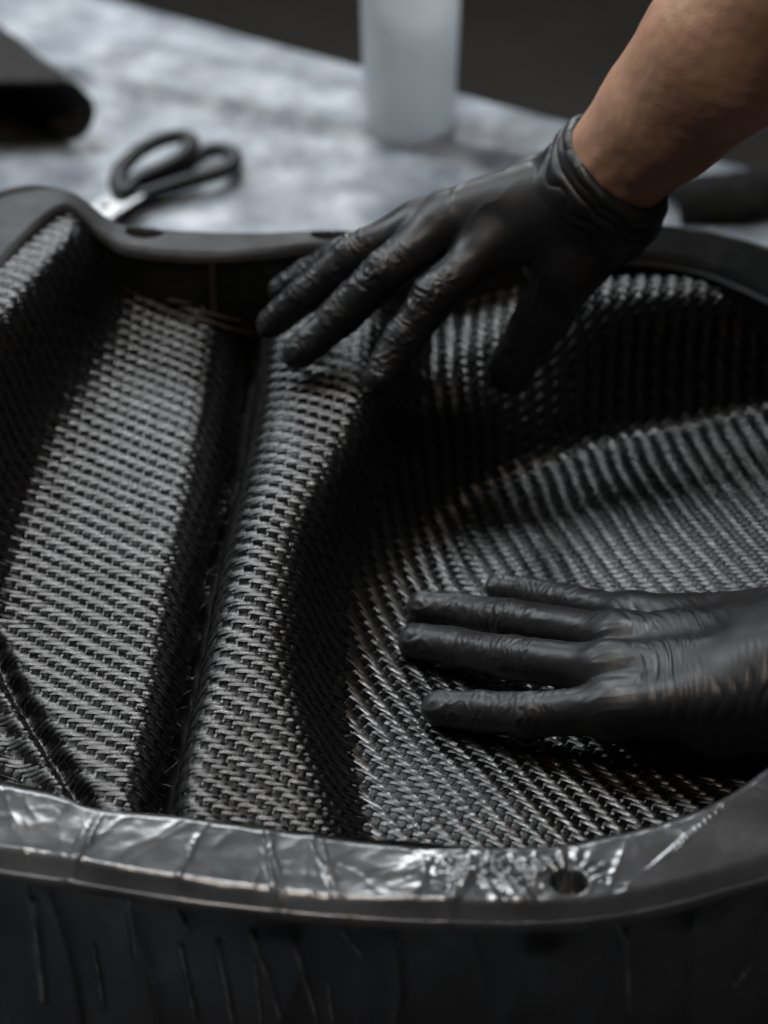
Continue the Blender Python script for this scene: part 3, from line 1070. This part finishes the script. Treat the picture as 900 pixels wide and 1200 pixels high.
# ------------------------------------------------------------------ table, floor and what stands behind the mould
ZT = -0.18
pa, pb = P(150, 0, ZT), P(680, 143, ZT)
te = (pb - pa) / np.linalg.norm(pb - pa)                 # along the far edge
tn = np.array([te[1], -te[0], 0.0])                      # towards the camera
if tn[1] > 0:
    tn = -tn
corner = pa - te * 0.75
TL, TD = 2.1, 1.35


def tpt(u, v, z=ZT):
    p = corner + te * u + tn * v
    return np.array([p[0], p[1], z])


def box_mesh(name, c, ex, ey, ez, bevel=0.0):
    bm = bmesh.new()
    c, ex, ey, ez = (np.array(k, float) for k in (c, ex, ey, ez))
    vs = [bm.verts.new(c + ex * a + ey * b + ez * d) for a in (-1, 1) for b in (-1, 1) for d in (-1, 1)]
    for f in ((0, 1, 3, 2), (4, 6, 7, 5), (0, 4, 5, 1), (2, 3, 7, 6), (0, 2, 6, 4), (1, 5, 7, 3)):
        bm.faces.new([vs[k] for k in f])
    bmesh.ops.recalc_face_normals(bm, faces=bm.faces)
    if bevel:
        bmesh.ops.bevel(bm, geom=bm.edges[:], offset=bevel, segments=2, affect='EDGES', profile=.5)
    me = bpy.data.meshes.new(name)
    bm.to_mesh(me)
    bm.free()
    return me


table = empty("work_table", tuple(tpt(TL / 2, TD / 2, -0.95)), "work table under a crinkled blue grey plastic sheet, the mould standing on it", "table")
link("tabletop", box_mesh("tabletop", tpt(TL / 2, TD / 2, ZT - .023), te * TL / 2, tn * TD / 2, (0, 0, .019), .004), M_table, table, smooth=False)
for (u, v) in ((.08, .08), (TL - .08, .08), (.08, TD - .08), (TL - .08, TD - .08)):
    link("leg", box_mesh("leg", tpt(u, v, (-.95 + ZT - .042) / 2), te * .03, tn * .03, (0, 0, (.95 + ZT - .042) / 2), .003), M_table, table, smooth=False)
# crinkled sheet laid over the top and folded down at the edge
nu, nv = 420, 270
uu = np.linspace(-.006, TL + .006, nu)
vv = np.linspace(-.006, TD + .006, nv)
UU, VV = np.meshgrid(uu, vv, indexing='ij')
sheet = corner[None, None] + UU[..., None] * te + VV[..., None] * tn
pn_ = np.stack([UU * 6, VV * 6, 0 * UU], -1)
h_ = .0022 * fbm(pn_ * 2.2, 3) + .0018 * ridged(pn_ * 1.5 + 3) ** 2 + .0022
edge_d = np.minimum(np.minimum(UU, TL - UU), np.minimum(VV, TD - VV))
h_ = h_ * sm(-.004, .03, edge_d) + .0008
# one long standing crease across the sheet, behind the mould
ca, cb = P(290, 130, ZT), P(640, 200, ZT)
cd_ = (cb - ca) / np.linalg.norm(cb - ca)
off_ = (sheet[..., 0] - ca[0]) * cd_[1] - (sheet[..., 1] - ca[1]) * cd_[0] + .006 * noise(pn_ * .9)
h_ = h_ + .011 * np.exp(-(off_ / .008) ** 2) + .004 * np.exp(-((off_ + .05) / .018) ** 2)
sheet[..., 2] = ZT - .004 + .001 + h_ - sm(.001, -.006, edge_d) * .03
M_sheet = noisy("blue_grey_plastic_sheet", (0.11, 0.13, 0.16), (0.46, 0.49, 0.535), 24, 0.35, 0.6, bump=0.5, bscale=55, dist=0.004, spec=0.5)
link("plastic_sheet", mesh_np("plastic_sheet", sheet.reshape(-1, 3), grid_quads(nu, nv)[:, ::-1]), M_sheet, table)

fl = mesh_np("floor", [(-12, -6, -.95), (12, -6, -.95), (12, 16, -.95), (-12, 16, -.95)], [(0, 1, 2, 3)])
tag(link("floor", fl, M_floor, smooth=False), kind="structure")


def tube(name, pts, rad, ns_=10, closed=False, flat=1.0, upd=(0, 0, 1)):
    pts = np.array(pts, float)
    rad = np.broadcast_to(np.array(rad, float), (len(pts),))
    if closed:
        t = np.roll(pts, -1, 0) - np.roll(pts, 1, 0)
    else:
        t = np.gradient(pts, axis=0)
    t /= np.linalg.norm(t, axis=1)[:, None]
    s_ = np.cross(t, np.array(upd, float))
    s_ /= np.linalg.norm(s_, axis=1)[:, None] + 1e-9
    u_ = np.cross(s_, t)
    a = np.arange(ns_) * 2 * np.pi / ns_
    V = pts[:, None] + (s_[:, None] * np.cos(a)[None, :, None] + u_[:, None] * np.sin(a)[None, :, None] * flat) * rad[:, None, None]
    n = len(pts)
    Q = grid_quads(n, ns_, closed_n=closed, closed_m=True)
    V = V.reshape(-1, 3)
    if not closed:
        V = np.concatenate([V, pts[[0, -1]]])
        k = np.arange(ns_)
        k2 = (k + 1) % ns_
        c0 = np.stack([k2, k, np.full(ns_, n * ns_), np.full(ns_, n * ns_)], -1)
        me = bpy.data.meshes.new(name)
        faces = [tuple(f) for f in Q] + [(int(b), int(a_), n * ns_) for a_, b in zip(k, k2)] + [((n - 1) * ns_ + int(a_), (n - 1) * ns_ + int(b), n * ns_ + 1) for a_, b in zip(k, k2)]
        me.from_pydata([tuple(v) for v in V], [], faces)
        me.update()
        bm = bmesh.new(); bm.from_mesh(me)
        bmesh.ops.recalc_face_normals(bm, faces=bm.faces)
        bm.to_mesh(me); bm.free()
        return me
    return mesh_np(name, V, Q)


def loop_px(pts, z, m=72):
    return closed_spline(np.array([P(a, b, z) for a, b in pts]), m)


# scissors
sc_root = empty("scissors", tuple(P(150, 235, ZT + .006)), "scissors with two black plastic loops lying on the sheet behind the mould", "scissors")
zz = ZT + .012
link("handle", tube("handle", loop_px([(138, 216), (143, 197), (165, 176), (192, 163), (216, 160), (224, 169), (214, 184), (188, 199), (160, 212), (146, 226)], zz + .004), .0066, 14, True, .8), M_blackplastic, sc_root)
link("handle", tube("handle", loop_px([(140, 240), (158, 233), (190, 222), (225, 211), (255, 203), (272, 194), (273, 181), (258, 175), (238, 179), (222, 191), (196, 205), (164, 218)], zz - .001), .0066, 14, True, .8), M_blackplastic, sc_root)


def blade(p0, p1, w0, w1, z):
    a, b = P(*p0, z), P(*p1, z)
    d = (b - a) / np.linalg.norm(b - a)
    s_ = np.cross(d, (0, 0, 1))
    bm = bmesh.new()
    vs = []
    for dz_ in (-.0009, .0009):
        for p, w, sg in ((a, w0, -1), (a, w0, 1), (b, w1, 1), (b, w1, -1)):
            vs.append(bm.verts.new(p + s_ * w * sg + np.array([0, 0, dz_])))
    for f in ((3, 2, 1, 0), (4, 5, 6, 7), (0, 1, 5, 4), (1, 2, 6, 5), (2, 3, 7, 6), (3, 0, 4, 7)):
        bm.faces.new([vs[k] for k in f])
    me = bpy.data.meshes.new("blade")
    bm.to_mesh(me)
    bm.free()
    return me


link("blade", blade((160, 220), (20, 296), .0085, .002, zz), M_steel, sc_root, smooth=False)
link("blade", blade((158, 226), (52, 304), .0085, .002, zz + .0022), M_steel, sc_root, smooth=False)
ps = P(122, 240, zz + .0035)
link("pivot_screw", tube("pivot_screw", [ps, ps + (0, 0, .0012), ps + (0, 0, .002)], [.004, .004, .0025], 14, upd=(0, 1, 0)), M_steel, sc_root)

# mixing cup
cb_ = P(480, 150, ZT + .003)
rb = 52 / np.linalg.norm(cb_ - CAM) / FPX * np.linalg.norm(cb_ - CAM) ** 2 * 1.0
prof_c = [(0.0, .004), (rb * .80, .004), (rb * .93, .0005), (rb * .99, .004), (rb * 1.0, .010), (rb * 1.10, .130), (rb * 1.135, .132), (rb * 1.14, .136), (rb * 1.09, .137),
          (rb * 1.075, .130), (rb * .975, .012), (rb * .9, .007), (0.0, .007)]
na_ = 72
aa = np.arange(na_) * 2 * np.pi / na_
pv = np.array([[(r_ * math.cos(t_), r_ * math.sin(t_), z_) for t_ in aa] for r_, z_ in prof_c])
Mc, nt, b = new_mat("cloudy_plastic")
b.inputs['Base Color'].default_value = (0.86, 0.87, 0.88, 1)
b.inputs['Roughness'].default_value = 0.35
tr = N(nt, 'ShaderNodeBsdfTranslucent', inputs={'Color': (0.9, 0.91, 0.92, 1)})
tp = N(nt, 'ShaderNodeBsdfTransparent', inputs={'Color': (0.9, 0.93, 0.96, 1)})
mx = N(nt, 'ShaderNodeMixShader', inputs={'Fac': 0.45})
mx2 = N(nt, 'ShaderNodeMixShader', inputs={'Fac': 0.36})
out = nt.nodes['Material Output']
nt.links.new(b.outputs[0], mx.inputs[1])
nt.links.new(tr.outputs[0], mx.inputs[2])
nt.links.new(mx.outputs[0], mx2.inputs[1])
nt.links.new(tp.outputs[0], mx2.inputs[2])
nt.links.new(mx2.outputs[0], out.inputs[0])
o = link("mixing_cup", mesh_np("mixing_cup", pv.reshape(-1, 3), grid_quads(len(prof_c), na_, closed_m=True)), Mc)
o.location = cb_
tag(o, "cloudy white plastic cup standing on the sheet at the back of the table", "cup")
# shallow pour of resin seen through the wall
lr = [(0.0, .0085), (rb * .955, .0085), (rb * .99, .034), (rb * .97, .0355), (0.0, .0355)]
lv = np.array([[(r_ * .985 * math.cos(t_), r_ * .985 * math.sin(t_), z_) for t_ in aa] for r_, z_ in lr])

# folded strip of cloth, left
fa, fb = P(104, 172, ZT + .003), P(104, 172, ZT + .003)
e_r = np.array([1.0, 0.03, 0]); e_r /= np.linalg.norm(e_r)
fr = P(112, 168, ZT + .003)
bk = P(20, 96, ZT + .003)
e_b = bk - fr
Lb = np.linalg.norm(e_b)
e_b /= Lb
Lb *= 1.25
hh_ = .047
prof_f = [(-.26, .003)] + [(-.02 - .12 * k, .003) for k in (1.5, 1, .5)] + [(-.022, .003)]
for t_ in np.linspace(-90, 90, 15):
    prof_f.append((-.022 + .021 * math.cos(math.radians(t_)), .003 + hh_ / 2 + hh_ / 2 * math.sin(math.radians(t_))))
prof_f += [(-.05, .003 + hh_ * 1.0), (-.09, .003 + hh_ * 1.03), (-.15, .003 + hh_ * 1.05), (-.26, .003 + hh_ * 1.1)]
prof_f = np.array(prof_f)
tp_ = np.gradient(prof_f, axis=0)
tp_ /= np.linalg.norm(tp_, axis=1)[:, None]
nrm_p = np.stack([tp_[:, 1], -tp_[:, 0]], -1)
thick = .0035
outer = prof_f + nrm_p * thick / 2
innr = prof_f - nrm_p * thick / 2
loop = np.concatenate([outer, innr[::-1]])
nb = 60
FV = np.zeros((nb, len(loop), 3))
for k, t_ in enumerate(np.linspace(0, 1, nb)):
    o_ = fr + e_b * Lb * t_
    FV[k] = o_ + loop[:, :1] * e_r + loop[:, 1:] * np.array([0, 0, 1.0])
FV = FV + (.0016 * fbm(FV * 30, 2))[..., None] * np.array([.6, .6, .5])
me = mesh_np("folded_cloth", FV.reshape(-1, 3), grid_quads(nb, len(loop), closed_m=True))
o = link("folded_cloth", me, M_roll)
bm = bmesh.new(); bm.from_mesh(me)
bm.verts.ensure_lookup_table()
nl = len(outer)
for kk in (0, nb - 1):
    b0 = kk * len(loop)
    for q_ in range(nl - 1):
        bm.faces.new([bm.verts[b0 + q_], bm.verts[b0 + q_ + 1], bm.verts[b0 + len(loop) - 2 - q_], bm.verts[b0 + len(loop) - 1 - q_]])
bmesh.ops.recalc_face_normals(bm, faces=bm.faces)
bm.to_mesh(me); bm.free()
tag(o, "dark cloth folded over on itself, lying at the left end of the table", "cloth")

# dark strip standing in for the arm's shadow on the back right flange
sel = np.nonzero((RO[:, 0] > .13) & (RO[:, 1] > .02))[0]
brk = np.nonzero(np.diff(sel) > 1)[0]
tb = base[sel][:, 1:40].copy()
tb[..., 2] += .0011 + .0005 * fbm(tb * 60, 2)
link("flange_shade", mesh_np("flange_shade", tb.reshape(-1, 3), grid_quads(len(sel), tb.shape[1])), M_flange_shade, mould)
# tape over the joint in the back wall
c0 = P(247, 293, -.004)
k0 = np.argmin(np.hypot(RI[:, 0] - c0[0], RI[:, 1] - c0[1]))
M_tape = noisy("dull_grey_tape", (0.05, 0.048, 0.045), (0.10, 0.096, 0.09), 120, 0.35, 0.6, bump=.4, bscale=300, dist=.001)
rows = np.arange(k0 - 3, k0 + 4)
sv = np.zeros((len(rows), 16, 3))
for a_, r_ in enumerate(rows):
    for b_, t_ in enumerate(np.linspace(0, 1, 16)):
        sv[a_, b_, :2] = RI[r_, :2] - outw[r_] * (.0015 + .0012 * math.sin(a_ * 2.1 + 3 * t_))
        sv[a_, b_, 2] = -.004 - .050 * t_
link("seam_tape", mesh_np("seam_tape", sv.reshape(-1, 3), grid_quads(len(rows), 16)), M_tape, mould)
# loose ends of tow in the back corner
for pts in ([(196, 352), (232, 356), (262, 353), (300, 352), (325, 356)], [(236, 360), (240, 366), (262, 372), (300, 380), (330, 378)], [(225, 372), (262, 383), (296, 392)],
            [(262, 362), (280, 366), (305, 364), (318, 362)]):
    w_ = [PS(a_, b_, .004) for a_, b_ in pts]
    w_ = pchip_dense(np.array(w_), 30)
    link("loose_tow", tube("loose_tow", w_, .0012, 8), M_tape, cloth_l)
# strip of black cloth behind the right corner
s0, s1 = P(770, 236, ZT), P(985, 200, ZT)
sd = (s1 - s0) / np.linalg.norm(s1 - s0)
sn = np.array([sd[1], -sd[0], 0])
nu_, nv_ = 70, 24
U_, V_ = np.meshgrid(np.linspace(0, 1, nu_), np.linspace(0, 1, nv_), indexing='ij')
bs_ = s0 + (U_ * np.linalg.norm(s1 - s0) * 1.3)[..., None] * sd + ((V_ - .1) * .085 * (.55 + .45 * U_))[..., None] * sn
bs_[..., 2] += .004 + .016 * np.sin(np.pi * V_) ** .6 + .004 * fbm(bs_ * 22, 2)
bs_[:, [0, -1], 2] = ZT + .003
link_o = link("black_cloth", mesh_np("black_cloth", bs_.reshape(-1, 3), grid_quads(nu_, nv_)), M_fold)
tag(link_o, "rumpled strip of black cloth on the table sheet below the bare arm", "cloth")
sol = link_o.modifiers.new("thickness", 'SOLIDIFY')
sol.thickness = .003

# stray fibres and cut tow ends along the rim and the groove
fr_v, fr_q = [], []


def fibre(p, d, L, r):
    n_ = 6
    t_ = np.linspace(0, 1, n_)
    bend = rng.normal(size=3) * .35
    pts = p + (d[None] * t_[:, None] + bend[None] * (t_ ** 2)[:, None] * .5) * L
    floor_ = zs(pts[:, 0], pts[:, 1]) + .0012 + r
    pts[:, 2] = np.maximum(pts[:, 2], floor_)
    s_ = np.cross(d, [0, 0, 1.0])
    s_ /= np.linalg.norm(s_) + 1e-9
    u_ = np.cross(s_, d)
    base_ = sum(len(v) for v in fr_v)
    ring = np.array([[math.cos(a), math.sin(a)] for a in (0, 2.1, 4.2)])
    V_ = pts[:, None] + (ring[None, :, :1] * s_ + ring[None, :, 1:] * u_) * (r * (1 - .5 * t_))[:, None, None]
    fr_v.append(V_.reshape(-1, 3))
    fr_q.append(grid_quads(n_, 3, closed_m=True) + base_)


front_i = np.nonzero((RI[:, 1] < -.12))[0]
for k_ in rng.choice(front_i, 150):
    p_ = RI[k_] - np.append(outw[k_], 0) * rng.uniform(.001, .008)
    p_[2] = zs(p_[0], p_[1]) + .002
    d_ = np.append(outw[k_] * rng.uniform(-.6, 1) + np.array([-outw[k_][1], outw[k_][0]]) * rng.normal() * .8, rng.uniform(.0, .5))
    fibre(p_, d_ / np.linalg.norm(d_), rng.uniform(.004, .012), rng.uniform(.00008, .00028))
for k_ in range(170):
    y_ = rng.uniform(-.24, .2)
    x_ = np.interp(y_, gy, groove_x) + rng.choice([-.0035, .0048])
    p_ = np.array([x_, y_, zs(x_, y_) + .002])
    d_ = np.array([rng.normal() * .7, rng.normal() * .5, rng.uniform(.1, .6)])
    fibre(p_, d_ / np.linalg.norm(d_), rng.uniform(.003, .008), rng.uniform(.00008, .00025))
fo = link("stray_fibres", mesh_np("stray_fibres", np.concatenate(fr_v), np.concatenate(fr_q)), M_loose, cloth)
fo["kind"] = "stuff"
